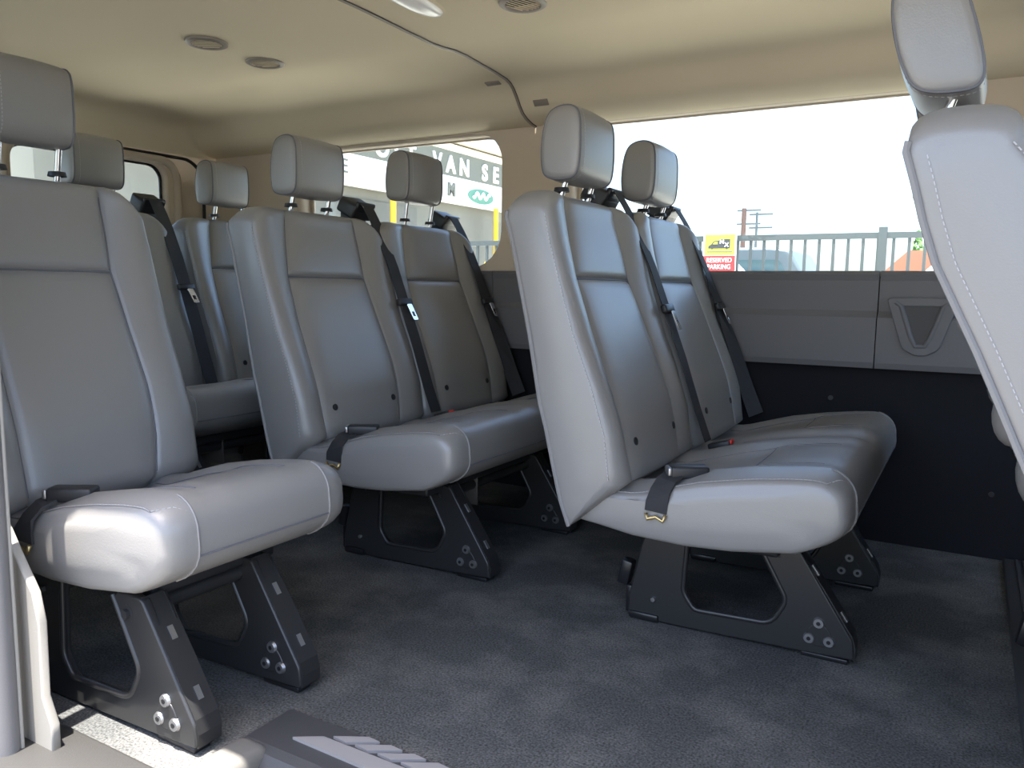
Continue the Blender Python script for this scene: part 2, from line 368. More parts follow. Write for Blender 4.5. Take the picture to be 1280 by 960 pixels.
for nm, pl in (('window_5', RD[0]), ('window_6', RD[1])):
    cy = sum(p[0] for p in pl)/len(pl)
    f = plate(nm, pl, [[(y+(.008 if y < cy else -.008), z+(.008 if z < 1 else -.008)) for y, z in pl]], .01, lambda a, b, c: (XR-.055+c, a, b), 'rubber'); struct(f, 'rear door window')
    plate('window_pane', pl, [], .004, lambda a, b, c: (XR-.055+c, a, b), 'glass', f)

# ceiling vents and dome lamp
def vent(x, y, z, rz, label):
    r = empty('ceiling_vent', (x, y, z), label, 'air vent', 'round ceiling vents'); r.rotation_euler = (0, 0, rz)
    V = []; prof_ = [(.057, .008), (.056, .003), (.050, .0), (.043, .0), (.041, .004), (.040, .008)]; n = 28
    L = [[(math.cos(2*math.pi*i/n)*a, math.sin(2*math.pi*i/n)*a, c) for i in range(n)] for a, c in prof_]
    V, F = loft(L, cap=False); obj('vent_ring', V, F, 'vent_grey', r, smooth=True, angle=.8)
    V, F = cyl_geo((0, 0, .0055), (0, 0, .007), .041, 24); obj('vent_back', V, F, 'vent_dark', r)
    for k in range(-3, 4):
        w = math.sqrt(max(.039**2-(k*.0105)**2, 1e-6))
        box('vent_slat', (0, k*.0105, .0032), (2*w, .0060, .0018), 'headliner', r, rot=Matrix.Rotation(.35, 3, 'X'))
vent(-1.868, 1.540, 1.352, .5, 'left one of the two round vents in the rear ceiling')
vent(-1.872, 1.752, 1.352, .4, 'right one of the two round vents in the rear ceiling')
vent(-.955, 1.683, 1.353, 1.2, 'round ceiling air vent cut by the top picture edge')
lamp = empty('dome_lamp', (-1.172, 1.545, 1.361), 'oval white dome lamp on the beige ceiling beside the seam', 'lamp'); lamp.rotation_euler = (0, 0, 0.0)
def dome(name, a, b_, h, z0, m):
    L = []
    for q in np.linspace(0, 1, 7):
        s = math.cos(q*math.pi/2*.93); zz = z0-h*math.sin(q*math.pi/2)
        L.append([(math.cos(t)*b_*s, math.copysign(abs(math.sin(t))**.85, math.sin(t))*a*s, zz) for t in np.linspace(0, 2*math.pi, 28, endpoint=False)])
    V, F = loft(L); return obj(name, V, F, m, lamp, smooth=True, angle=.9)
dome('bezel', .135, .045, .006, .001, 'headliner'); dome('lens', .115, .034, .015, -.003, 'lens')

# ================================================================ passenger seats
OX = 0.37
REAR = ([.20, .23, .293, .45, .476, .614, .64, .733, .841, .875, .92], [-.650, -.660, -.684, -.722, -.731, -.757, -.763, -.785, -.808, -.816, -.822])
SIDE = ([.30, .335, .424, .521, .611, .726, .794, .875, .92], [-.572, -.575, -.587, -.619, -.656, -.692, -.711, -.724, -.730])
def xr(z): return np.interp(z, *REAR)
def xsd(z): return np.interp(z, *SIDE)
def xp(z): return -.706-.391*(z-.723) + np.interp(z, [.33, .45, .6, .723, .85, .92], [-.008, .006, .004, 0, .004, .010])
def yL(z): return np.interp(z, [.33, .45, .61, .723, .80, .88, .92], [-.186, -.183, -.178, -.163, -.142, -.118, -.105])
def yRr(z): return np.interp(z, [.33, .40, .50, .61, .723, .80, .88, .92], [.106, .125, .136, .130, .128, .140, .147, .148])
YO_L, YO_R = -.256, .236

def backrest(root, c, ysc, shear, stitched_rear=False, buttons=True):
    def T(x, y, z): return (x+OX+shear*max(0, .74-z), c+y*ysc, z)
    zr = np.linspace(.235, .865, 14)
    zf = sorted(set(list(np.linspace(.330, .868, 24))+[.723+d for d in (-.02, -.010, -.005, 0, .005, .010, .02)]), reverse=True)
    st = [('L', f) for f in (0, .06, .15, .28, .42, .56, .7, .82, .91, .97, 1.0)]+[('P', f) for f in (.025, .07, .16, .3, .5, .7, .84, .93, .975)]+[('R', f) for f in (1.0, .97, .9, .8, .65, .5, .35, .2, .08, 0)]
    def yy(kind, f, z):
        if kind == 'L': return YO_L+(yL(z)-YO_L)*f
        if kind == 'R': return YO_R+(yRr(z)-YO_R)*f
        return yL(z)+(yRr(z)-yL(z))*f
    fat = .05 if stitched_rear else 0.0
    def xf(kind, f, z): return xf0(kind, f, z)+fat*min(1, max(0, (.90-z)/.11))
    def xf0(kind, f, z):
        if kind == 'P':
            g = 1-(2*f-1)**8
            groove = .007*math.exp(-((z-.723)/.006)**2)
            puff = .006*(1-math.exp(-abs(z-.723)/.02))
            return xp(z)+g*(.004+puff)-groove
        base = xsd(z)*(1-f)+xp(z)*f
        amp = .017 if kind == 'L' else .012
        return base+amp*math.sin(math.pi*min(1, f**.85))**.8-(.003 if f > .99 else 0)
    loops = []
    for kind, f in st:
        e = 0.0
        if kind == 'L': e = max(0, 1-f/.42)**2.2
        if kind == 'R': e = max(0, 1-f/.8)**1.8*1.8
        def zz(z): return z if z < .78 else .78+(z-.78)*(1-.26*e)
        L = [T(xr(z), yy(kind, f, z), zz(z)) for z in zr]
        a0, a1 = xr(.865), xf(kind, f, .868); m0, hw = (a0+a1)/2, (a1-a0)/2
        for t in np.linspace(0, math.pi, 11)[1:-1]:
            ct = math.copysign(abs(math.cos(t))**.75, math.cos(t)); z = .866+.032*math.sin(t)**.75
            L.append(T(m0-hw*ct, yy(kind, f, z), zz(z)))
        L += [T(xf(kind, f, z), yy(kind, f, z), zz(z)) for z in zf]
        xb, xe = xf(kind, f, .330), xr(.235)
        L += [T(xb+(xe-xb)*q, yy(kind, f, .33), .330+(.235-.330)*q) for q in (.25, .5, .75)]
        loops.append(L)
    # softly padded side faces
    def side_cap(L, d):
        P = np.array(L); cen = P.mean(0); out = []
        n1 = 14+9; n = len(P)
        mid = P.copy()
        for i in range(n):
            j = (n-1-i) % n
            out.append(tuple(P[i]*.80+P[(13+9+len(zf)+13-i) % n if False else i]*0+cen*np.array([0, 0, .04])+np.array([0, 0, P[i][2]*.16])+np.array([(np.interp(P[i][2], [.23, .9], [-.61, -.77])+OX+shear*max(0, .74-P[i][2]))*.20, 0, 0])+np.array([0, P[i][1]*.20+d, 0])))
        return out
    loops = [side_cap(loops[0], -.004*ysc)]+loops+[side_cap(loops[-1], .002*ysc)]
    V, F = loft(loops); b = obj('backrest', V, F, 'leather', root, smooth=True, angle=1.25)
    lo = loops[1]; nrt = 14+9
    tube('piping', [Vector(p)+Vector((.000, -.001, 0)) for p in lo[:15]], .0042, 'piping', b, n=6)
    stitches('stitching', [Vector(p)+Vector((-.004, -.0026, 0)) for p in lo[nrt:nrt+len(zf)]], b)
    hi = loops[-2]
    tube('piping', [Vector(p) for p in hi[:15]], .004, 'piping', b, n=6)
    if stitched_rear:
        stitches('stitching', [Vector(p)+Vector((.020, -.0045, 0)) for p in lo[:14]], b, r=.0009)
    # seams beside the insert and across it
    for fn in (yL, yRr):
        tube('insert_seam', [T(xp(z)-.002+fat*min(1, max(0, (.90-z)/.11)), fn(z), z) for z in np.linspace(.335, .875, 26)], .0022, 'seam_line', b, n=6)
    tube('cross_seam', [T(xp(.723)-.003+.001+fat, yL(.723)+(yRr(.723)-yL(.723))*q, .723) for q in np.linspace(0, 1, 10)], .0022, 'seam_line', b, n=6)
    for y in ((-.144, .088) if buttons else ()):
        x = xp(.398)+.0105+fat; V, F = cyl_geo(T(x-.008, y, .396), T(x, y, .398), .0085, 12); obj('button', V, F, 'black_plastic', b, smooth=True, angle=.7)
    # bulge of the belt tower and the recliner covers on the back
    for (zc, yc, sx, sy, sz) in ((.850, .18, .030, .05, .036), (.50, .20, .03, .05, .05), (.415, .20, .035, .05, .06)):
        bm = bmesh.new(); bmesh.ops.create_uvsphere(bm, u_segments=16, v_segments=10, radius=1)
        bmesh.ops.scale(bm, vec=(sx, sy*ysc, sz), verts=bm.verts); bmesh.ops.translate(bm, vec=T(xr(zc)+.006, yc, zc), verts=bm.verts)
        from_bm('back_cover', bm, 'leather', b, smooth=True)
    return b

def headrest(root, c, ysc, raise_, shear, dyh=0.0):
    prof_ = [(-.806, .985), (-.803, .948), (-.795, .931), (-.775, .924), (-.750, .923), (-.730, .927), (-.719, .942), (-.715, .975), (-.715, 1.015), (-.717, 1.045), (-.724, 1.064), (-.742, 1.073), (-.768, 1.072), (-.789, 1.060), (-.801, 1.030)]
    # close and refine
    P = np.array(prof_); k = len(P); Q = []
    for i in range(k):
        p0, p1, p2, p3 = P[i-1], P[i], P[(i+1) % k], P[(i+2) % k]
        for t in (0, .25, .5, .75):
            Q.append(.5*((2*p1)+(-p0+p2)*t+(2*p0-5*p1+4*p2-p3)*t*t+(-p0+3*p1-3*p2+p3)*t**3))
    Q = np.array(Q); cen = np.array([-.760, .998])
    half_ = [(.0955, .0), (.0953, .45), (.0945, .75), (.093, .90), (.0905, .965), (.088, .985), (.083, 1.005), (.07, 1.028), (.05, 1.048), (.025, 1.060)]
    S = [(-y, s) for y, s in half_[1:]]+[(0, 1.066)]+[(y, s) for y, s in half_[:0:-1]]
    loops = []
    for y, s in S:
        L = []
        for p in Q:
            d = (p-cen)*np.array([s, 1+(s-1)*.75]); q = cen+d
            L.append((q[0]+OX-.012-shear*1.15*(q[1]-.895), c+(y-.017)*ysc+dyh, q[1]+raise_+.008))
        loops.append(L)
    V, F = loft(loops); h = obj('headrest', V, F, 'leather', root, smooth=True, angle=1.2)
    for sgn, idx in ((-1, 4), (1, len(S)-5)):
        tube('piping', [Vector(p)+Vector((0, sgn*.0005, 0)) for p in loops[idx]], .0024, 'seam_line', h, n=6, closed=True)
    L2 = [Vector(p)+Vector((0, 0, 0)) for p in loops[6]]
    stitches('stitching', L2+[L2[0]], h, r=.0009, step=.007)
    for y in (-.068, .067):
        x = -.786+OX; yy_ = c+y*ysc
        cyl('headrest_post', (x-.003, yy_, .895), (x+.012, yy_, .945+raise_), .0062, 'chrome', root, 12)
        bm = bmesh.new(); bmesh.ops.create_cone(bm, segments=18, radius1=.0175, radius2=.0155, depth=.009, cap_ends=True)
        bmesh.ops.translate(bm, vec=(x-.001, yy_, .9135), verts=bm.verts); from_bm('post_collar', bm, 'black_plastic', root, smooth=True)
    return h

TOPX = [-.64, -.59, -.534, -.471, -.41, -.323, -.24, -.20, -.165]
TOPZ = [.306, .308, .311, .331, .349, .366, .377, .379, .372]
BOTX = [-.67, -.6, -.53, -.435, -.345, -.233, -.182]
BOTZ = [.246, .237, .227, .223, .228, .244, .268]
def cushion(root, cs, ysc, right_cut=.0, xmin=-1):
    y0 = cs[0]-.232*ysc; y1 = cs[-1]+(.205+right_cut)*ysc
    stn = []
    edge = [(0, -.024, .024, -.034), (.002, -.012, .012, -.022), (.006, -.004, .004, -.014), (.012, 0, .001, -.009), (.022, .003, 0, -.005), (.042, .009, 0, -.001), (.066, .013, 0, 0)]
    for d, a, b_, f in edge: stn.append((y0+d*ysc, a, b_, f))
    inner = np.linspace(y0+.075*ysc, y1-.075*ysc, 14 if len(cs) == 1 else 30)
    def crown(y):
        d = min((abs(y-q)/ysc for q in cs))
        return float(np.interp(d, [0, .07, .105, .125, .165, .21, .235, .25], [.0, .0, .002, .010, .015, .012, .004, .000]))
    for y in inner: stn.append((y, crown(y), 0, 0))
    for d, a, b_, f in edge[::-1]: stn.append((y1-d*ysc, a, b_, f))
    loops = []
    for y, a, b_, f in stn:
        L = []
        d = min((abs(y-q)/ysc for q in cs)); ins = 1-min(1, max(0, (d-.095)/.03))
        for x in np.linspace(-.635, -.205, 20):
            hs_ = min(1.0, (np.interp(x, TOPX, TOPZ)-np.interp(x, BOTX, BOTZ))/.15)
            z = np.interp(x, TOPX, TOPZ)+(a*hs_ if a < 0 else a)
            # insert lies a little lower behind, the front roll stands up
            z += ins*(-.010*(1-1/(1+math.exp(-(x+.345)/.012)))+.012*(1/(1+math.exp(-(x+.33)/.03))))
            L.append((x+OX+min(0, f)*max(0, (x+.5)/.35), y, z))
        zt = L[-1][2]
        for t in np.linspace(0, 1, 9)[1:]:
            an = t*math.pi/2
            L.append((-.205+.053*math.sin(an)+OX+f, y, .335+(zt-.335)*math.cos(an)**.9 if t < 1 else .335))
        L.append((-.1505+OX+f, y, .318+b_*.3)); L.append((-.152+OX+f, y, .304+b_*.5)); L.append((-.158+OX+f, y, .290+b_*.7)); L.append((-.170+OX+f, y, .277+b_)); L.append((-.184+OX+f, y, .267+b_))
        for x in (-.205, -.233, -.29, -.345, -.39, -.435, -.48, -.53, -.6, -.645): L.append((x+OX+f*.6, y, np.interp(x, BOTX, BOTZ)+b_*min(1.0, (np.interp(x, TOPX, TOPZ)-np.interp(x, BOTX, BOTZ))/.15)))
        loops.append([(max(p[0], xmin+OX), p[1], p[2]) for p in L])
    def inset(L, k, dy):
        P = np.array(L); c_ = np.array([P[:, 0].mean(), P[0][1], P[:, 2].mean()]); return [tuple(c_+(p-c_)*k+np.array([0, dy, 0])) for p in P]
    full = [inset(loops[0], .35, -.0045), inset(loops[0], .65, -.004), inset(loops[0], .86, -.0022)]+loops+[inset(loops[-1], .86, .0022), inset(loops[-1], .65, .004), inset(loops[-1], .35, .0045)]
    V, F = loft(full); s = obj('seat_cushion', V, F, 'leather', root, smooth=True, angle=1.3)
    # stitched seams: along the top edge of the side, down the front corner, across the front
    iy = 3
    pth = [Vector(loops[iy][i])+Vector((0, -.0012, .0012)) for i in range(1, 22)]
    cor_ = [Vector(loops[5][22]), Vector(loops[6][24])]
    stitches('stitching', pth+cor_, s)
    tube('piping', [Vector(p)+Vector((0, -.001, .001)) for p in [loops[3][i] for i in range(1, 22)]], .0014, 'piping', s, n=5)
    for k_, sg in ((6, -1), (len(loops)-7, 1)):
        tube('corner_seam', [Vector(loops[k_][i])+Vector((.001, 0, 0)) for i in range(20, 34)], .0020, 'piping', s, n=6)
    tube('front_seam', [Vector(loops[i][29])+Vector((.0008, 0, 0)) for i in range(6, len(loops)-6)], .0016, 'seam_line', s, n=5)
    def zs(x, y):
        a = crown(y); d = min((abs(y-q)/ysc for q in cs)); ins = 1-min(1, max(0, (d-.095)/.03))
        return np.interp(x, TOPX, TOPZ)+a+ins*(-.010*(1-1/(1+math.exp(-(x+.345)/.012)))+.012*(1/(1+math.exp(-(x+.33)/.03))))+.0005
    for q in cs:
        for sg in (-1, 1):
            yy_ = q+sg*.110*ysc
            tube('insert_seam', [(x+OX, yy_, zs(x, yy_)) for x in np.linspace(-.57, -.215, 24)], .0013, 'seam_line', s, n=5)
        tube('insert_seam', [(-.345+OX, q+t*.108*ysc, zs(-.345, q+t*.108*ysc)) for t in np.linspace(-1, 1, 14)], .0013, 'seam_line', s, n=5)
    return s

def leg(root, y, left=True):
    W_ = .030
    out = round_poly([(-.599, .004, .004), (-.598, .050, .01), (-.588, .095, .02), (-.574, .160, .03), (-.555, .222, .012), (-.473, .222, .01), (-.480, .080, .035), (-.455, .046, .02), (-.300, .052, .035), (-.272, .105, .03), (-.338, .222, .012), (-.262, .222, .012), (-.150, .050, .025), (-.146, .014, .006), (-.24, .010, .0), (-.49, .003, .0)], 4)
    pl = plate('leg', [(x+OX, z) for x, z in out], [], .010, lambda a, b, c: (a, y-.008+c, b), 'leg_steel', root, bevel=.003)
    # flange turned inward along the front arm and the base
    fr = [(-.266, .222), (-.205, .136), (-.152, .056), (-.146, .034), (-.147, .013)]
    V = []
    for x, z in fr: V += [(x+OX-.003, y-.012, z), (x+OX+.001, y-.012, z+.001), (x+OX+.001, y+W_, z+.001), (x+OX-.003, y+W_, z)]
    V2, F = loft([V[i*4:i*4+4] for i in range(len(fr))]); obj('leg_flange', V2, F, 'leg_steel', pl)
    plate('leg_inner_plate', [(x+OX, z) for x, z in [(-.262, .222), (-.150, .050), (-.147, .014), (-.25, .012), (-.30, .055), (-.272, .105), (-.33, .222)]], [], .004, lambda a, b, c: (a, y+W_-.004+c, b), 'leg_steel', pl)
    for z0, z1 in ((.178, .160), (.096, .078)):
        x0 = np.interp(z0, [.013, .056, .136, .222], [-.147, -.152, -.205, -.266]); x1 = np.interp(z1, [.013, .056, .136, .222], [-.147, -.152, -.205, -.266])
        p0 = Vector((x0+OX+.0025, y+.010, z0)); p1 = Vector((x1+OX+.0025, y+.010, z1)); ribbon('slot_plate', [p0, p1], .0045, (0, 1, 0), .001, 'zinc', pl)
    # rolled rim of the opening
    rim = round_poly([(-.473, .215, 0), (-.480, .080, .035), (-.455, .046, .02), (-.300, .052, .035), (-.272, .105, .03), (-.334, .215, 0)], 5)
    rim = [p for p in rim]
    tube('opening_rim', [(x+OX, y-.014, z) for x, z in rim], .0055, 'leg_steel', pl, n=8)
    # triangular boss with three bolts
    tri = round_poly([(-.212, .094, .02), (-.246, .028, .018), (-.172, .028, .018)], 5)
    plate('bolt_boss', [(x+OX, z) for x, z in tri], [], .003, lambda a, b, c: (a, y-.0145+c, b), 'leg_steel', pl, bevel=.0015)
    for x, z in ((-.212, .074), (-.228, .041), (-.192, .041)):
        bm = bmesh.new(); bmesh.ops.create_cone(bm, segments=16, radius1=.0115, radius2=.009, depth=.006, cap_ends=True)
        bmesh.ops.rotate(bm, cent=(0, 0, 0), matrix=Matrix.Rotation(math.pi/2, 3, 'X'), verts=bm.verts); bmesh.ops.translate(bm, vec=(x+OX, y-.018, z), verts=bm.verts)
        from_bm('bolt', bm, 'zinc', pl, smooth=True)
        cyl('bolt_socket', (x+OX, y-.0205, z), (x+OX, y-.0218, z), .0042, 'black_gloss', pl, 6)
    for x, z, r in ((-.297, .192, .014), (-.525, .185, .014), (-.542, .051, .009)):
        cyl('pivot_washer', (x+OX, y-.0125, z), (x+OX, y-.0165, z), r, 'leg_steel', pl, 18)
        cyl('pivot_bolt', (x+OX, y-.0165, z), (x+OX, y-.0225, z), r*.55, 'zinc' if r < .01 else 'leg_steel', pl, 6)
    cyl('rivet_hole', (-.245+OX, y-.0128, .148), (-.245+OX, y-.0138, .148), .0045, 'vent_dark', pl, 10)
    # rear latch and rail foot
    bm = bmesh.new(); bm_box(bm, (-.612+OX, y+.004, .094), (.026, .030, .055), Matrix.Rotation(.2, 3, 'Y'), .005); bm_box(bm, (-.596+OX, y-.006, .04), (.02, .018, .06), None, .004); bm_box(bm, (-.562+OX, y-.016, .010), (.065, .014, .016), None, .004)
    from_bm('latch', bm, 'black_gloss', pl, smooth=True, angle=.7)
    for fx_, fl_ in ((-.20, .085), (-.50, .05)): box('rail_foot', (fx_+OX, y+.004, .005), (fl_, .03, .010), 'black_gloss', pl, bev=.002)
    return pl

def belt(root, c, ysc, sh=0.0, last=False):
    y = c+(.212 if last else .243)*ysc; k = .0235
    pth = [(-.802, .944), (-.775, .902), (-.746, .852), (-.701, .756), (-.664, .660), (-.615, .532), (-.576, .417), (-.547, .341)]
    wd = [(0, 1, 0)]*len(pth)
    if last: wd = [(0, 1, 0)]*4+[(.25, 1, 0), (.5, .8, 0), (.7, .7, 0), (.8, .6, 0)]
    dy = [.0, .0, 0, 0, .0, .0, .0, .0]
    if last: dy = [0, 0, 0, 0, .004, .012, .022, .03]
    B = ribbon('shoulder_belt', [(x+OX+.016, y+q-.006, z) for (x, z), q in zip(pth, dy)], k, wd, .0009, 'webbing', root)
    bm = bmesh.new(); bm_box(bm, (0, 0, 0), (.016, .062, .022), None, .005); bmesh.ops.rotate(bm, cent=(0, 0, 0), matrix=Matrix.Rotation(-.37, 3, 'Y'), verts=bm.verts); bmesh.ops.translate(bm, vec=(-.664+OX+.020, y-.006, .657), verts=bm.verts)
    t = from_bm('belt_tongue', bm, 'black_plastic', root, smooth=True, angle=.8)
    tl = [(-.011, 0), (.011, 0), (.011, -.046), (-.011, -.046)]; hole = [(-.006, -.022), (.006, -.022), (.006, -.036), (-.006, -.036)]
    plate('tongue_plate', round_poly([(a, b_, .003) for a, b_ in tl], 3), [hole], .0025, lambda a, b_, c_: (-.664+OX+.026+c_-b_*.37+.004, y+a+.002-b_*.25, .652+b_), 'chrome', t)
    # retractor housing on the shoulder of the backrest
    bm = bmesh.new(); R_ = Matrix.Rotation(.50, 3, 'Y')
    bm_box(bm, (-.830+OX, y-.004, .934), (.070, .090*min(1, ysc+.05), .046), R_, .008, 3); bm_box(bm, (-.838+OX, y-.006, .900), (.050, .070, .06), None, .010, 3)
    r = from_bm('belt_retractor', bm, 'black_plastic', root, smooth=True, angle=.7)
    bm = bmesh.new(); bm_box(bm, (-.797+OX, y-.003, .934), (.014, .080, .034), R_, .005, 3); from_bm('belt_guide', bm, 'black_gloss', r, smooth=True, angle=.7)
    return B

def buckle(root, x, y, z, side=True):
    # short strap from the side of the cushion over its edge to the buckle
    ribbon('buckle_strap', [(x-.012, y-.031, z-.052), (x-.010, y-.032, z-.034), (x-.006, y-.026, z-.012), (x+.000, y-.010, z+.006), (x+.008, y+.010, z+.014)], .021, [(1, .1, 0)]*2+[(1, -.2, 0)]*3, .0022, 'webbing', root)
    bm = bmesh.new(); R_ = Matrix.Rotation(.55, 3, 'Z')
    bm_box(bm, (x+.030, y+.028, z+.020), (.074, .036, .024), R_, .006, 3); bk = from_bm('buckle', bm, 'black_plastic', root, smooth=True, angle=.7)
    box('buckle_mouth', (x-.003, y+.0075, z+.0215), (.007, .032, .016), 'zinc', bk, bev=.002, rot=R_)
    V, F = tube_geo([(x-.030, y-.036, z-.055), (x-.026, y-.038, z-.066), (x-.010, y-.036, z-.060), (x+.004, y-.036, z-.067), (x+.008, y-.034, z-.055)], .0035, 8)
    obj('anchor_bracket', V, F, 'brass', bk, smooth=True)

def bench(name, label, loc, n, ysc=1.0, shear=0.0, raises=(0, 0), legs=(-.068, .369), stitched=False, buckles=True, lean=0, group=None, belts=True, red=True, pitch=.492, hdy=-.018):
    root = empty(name, loc, label, 'seat', group)
    cs = [i*pitch for i in range(n)]
    cushion(root, cs, ysc, right_cut=(.02 if n == 1 else 0), xmin=(-.56 if shear else -1))
    for i, c in enumerate(cs):
        backrest(root, c, ysc, shear, stitched, n > 1)
        headrest(root, c, ysc, raises[i], shear, hdy*i)
        if belts: belt(root, c, ysc, last=(i == n-1))
    for y in legs: leg(root, y)
    # seat pan under the cushion and the cross tube between the legs
    bm = bmesh.new(); ym = (cs[0]-.15*ysc+cs[-1]+.15*ysc)/2; wy = cs[-1]-cs[0]+.30*ysc
    bm_box(bm, (-.43+OX, ym, .222), (.30, wy, .030), None, .006); from_bm('seat_pan', bm, 'black_plastic', root, smooth=True, angle=.8)
    yl0, yl1 = legs[0], legs[-1]
    cyl('cross_tube', (-.525+OX, yl0-.005, .185), (-.525+OX, yl1+.03, .185), .014, 'leg_steel', root, 14)
    cyl('cross_tube', (-.297+OX, yl0-.005, .192), (-.297+OX, yl1+.03, .192), .014, 'leg_steel', root, 14)
    if n > 1: box('pan_skirt', (-.41+OX, yl0+.14, .175), (.26, .006, .075), 'seat_pan_tan', root, bev=.002)
    if buckles: buckle(root, -.478+OX, cs[0]-.207*ysc, .338)
    if red:
        for c in cs[:max(1, n-1)]:
            bm = bmesh.new(); bm_box(bm, (-.50+OX, c+.235, .334), (.055, .030, .020), Matrix.Rotation(-.3, 3, 'Y'), .004); k = from_bm('buckle', bm, 'black_plastic', root, smooth=True, angle=.8)
            box('release_button', (-.474+OX, c+.235, .346), (.008, .024, .010), 'red_plastic', k, bev=.002, rot=Matrix.Rotation(-.3, 3, 'Y'))
    return root
P_ROW = .8043
A0 = (-.37, 1.636, 0)
bench('passenger_bench', 'grey leather two-seat bench in front of the long side window', A0, 2, raises=(0, .000), hdy=-.045, group='grey leather van seats')
bench('passenger_bench', 'grey leather two-seat bench in the middle row, with one raised headrest', (A0[0]-P_ROW, 1.636, 0), 2, raises=(.006, .038), group='grey leather van seats')
bench('passenger_bench', 'rearmost grey leather bench, mostly hidden behind the middle bench', (A0[0]-2*P_ROW, 2.046-.515, .035), 2, ysc=.90, raises=(.03, .018), group='grey leather van seats', legs=(-.1, .4), pitch=.515)
bench('single_seat', 'single grey leather seat at the left, sunlit on its cushion side', (A0[0]-P_ROW, .885, 0), 1, ysc=.84, raises=(.030,), legs=(-.144, .068), group='grey leather van seats', belts=False, red=False)
bench('passenger_bench', 'grey leather seat at the right picture edge, seen from its side', (A0[0]+.737, 1.256, .014), 2, raises=(.004, 0), shear=.25, stitched=True, group='grey leather van seats', buckles=False, belts=False)

# ================================================================ outdoors
GZ = -0.60
struct(box('ground', (0, 51.5, GZ-.05), (160, 100, .1), 'asphalt'), 'sunlit pale concrete of the parking lot')  # unseen ground, made pale to bounce light up to the ceiling
struct(box('road', (0, -48.5, GZ-.05), (160, 100, .1), 'dark_asphalt'), 'dark asphalt on the door side of the van')  # unseen slab, split off dark so less light bounces in at the door
# iron fence along the lot
fence = empty('metal_fence', (-1.5, 8.0, GZ), 'dark metal picket fence seen through the long side window', 'fence')
box('fence_rail', (-.5, 0, 1.825), (9.0, .04, .055), 'fence_metal', fence); box('fence_rail', (-.5, 0, .25), (9.0, .04, .05), 'fence_metal', fence)
x = -5.0
while x < 4.0:
    wide = abs(((x+5.0)/1.27) % 1) < .04
    box('fence_picket', (x, 0, .92), (.026, .026, 1.85), 'fence_metal', fence); x += .127
for x in (-4.6, -2.2, .75, 3.2): box('fence_post', (x, 0, .95), (.07, .07, 1.9), 'fence_metal', fence)
# parking sign on the fence
sg = empty('parking_sign', (-2.215, 7.93, .79), 'yellow and red reserved parking sign hanging on the fence', 'sign')
pz = lambda a, b, c: (a, -c, b)
plate('sign_board', round_poly([(-.165, .0, .02), (.165, .0, .02), (.165, .485, .02), (-.165, .485, .02)]), [], .006, pz, 'sign_white', sg)
plate('red_field', [(-.158, .008), (.158, .008), (.158, .262), (-.158, .262)], [], .003, lambda a, b, c: (a, -.005-c, b), 'sign_red', sg)
plate('yellow_field', [(-.150, .268), (.150, .268), (.150, .470), (-.150, .470)], [], .003, lambda a, b, c: (a, -.005-c, b), 'sign_yellow', sg)
van = [(-.112, .335), (-.085, .335), (-.075, .325), (-.060, .335), (.060, .335), (.072, .325), (.085, .335), (.102, .335), (.102, .425), (.0, .425), (-.005, .412), (-.060, .405), (-.085, .372), (-.112, .358)]
vp = plate('van_emblem', van, [], .003, lambda a, b, c: (a, -.0075-c, b), 'sign_black', sg)
plate('emblem_window', [(-.070, .375), (-.052, .398), (-.020, .400), (-.020, .375)], [], .002, lambda a, b, c: (a, -.010-c, b), 'sign_yellow', vp)
text('emblem_letter', 'N', .055, lambda a, b, c: (a+.022, -.010-c, b+.398), 'sign_white', vp, bold=.002)
text('emblem_letter', 'X', .055, lambda a, b, c: (a+.070, -.010-c, b+.368), 'sign_white', vp, bold=.002)
plate('print_line', [(-.125, .297), (.130, .297), (.130, .307), (-.125, .307)], [], .002, lambda a, b, c: (a, -.0075-c, b), 'sign_dark', sg)
text('lettering', 'RESERVED', .064, lambda a, b, c: (a, -.008-c, b+.217), 'sign_white', sg, bold=.0, xs=.88)
text('lettering', 'PARKING', .064, lambda a, b, c: (a, -.008-c, b+.152), 'sign_white', sg, bold=.0, xs=.88)
# utility poles far off
for (x, yb, h, r, m, lab) in ((-7.53, 30, 4.35, .10, 'pole_wood', 'brown wooden utility pole beyond the fence'), (-7.20, 30.6, 4.25, .05, 'pole_grey', 'thin grey utility pole beyond the fence')):
    u = empty('utility_pole', (x, yb, GZ), lab, 'utility pole')
    cyl('pole', (0, 0, 0), (0, 0, h), r, m, u, 10, r*.85)
    for zc in (h-.08, h-.57):
        box('crossarm', (.18 if m == 'pole_wood' else .15, 0, zc), (.85, .07, .06), 'pole_grey', u)
# parked vehicles beyond the fence
def parked(name, label, loc, rz, L, H_, Wd, body, prof_, glass):
    v = empty(name, loc, label, 'vehicle'); v.rotation_euler = (0, 0, rz)
    poly = round_poly([(x*L, z*H_, .12) for x, z in prof_], 4)
    plate('body', poly, [], Wd, lambda a, b, c: (a, c, b), body, v, bevel=.05)
    for g in glass:
        for s in (-1, 1): plate('side_window', round_poly([(x*L, z*H_, .05) for x, z in g], 3), [], .02, lambda a, b, c: (a, s*(Wd/2+.052)+c, b), 'car_glass', v)
    for x in (-.31*L, .31*L):
        for s in (-1, 1): cyl('wheel', (x, s*(Wd/2-.1), .34), (x, s*(Wd/2+.06), .34), .34, 'rubber', v, 20)
VAN_P = [(-.5, .14), (.5, .14), (.5, .45), (.43, .55), (.33, .98), (.27, 1.0), (-.47, 1.0), (-.5, .9)]
CAR_P = [(-.5, .2), (.5, .2), (.5, .52), (.24, .60), (.08, .98), (-.28, 1.0), (-.42, .62), (-.5, .56)]
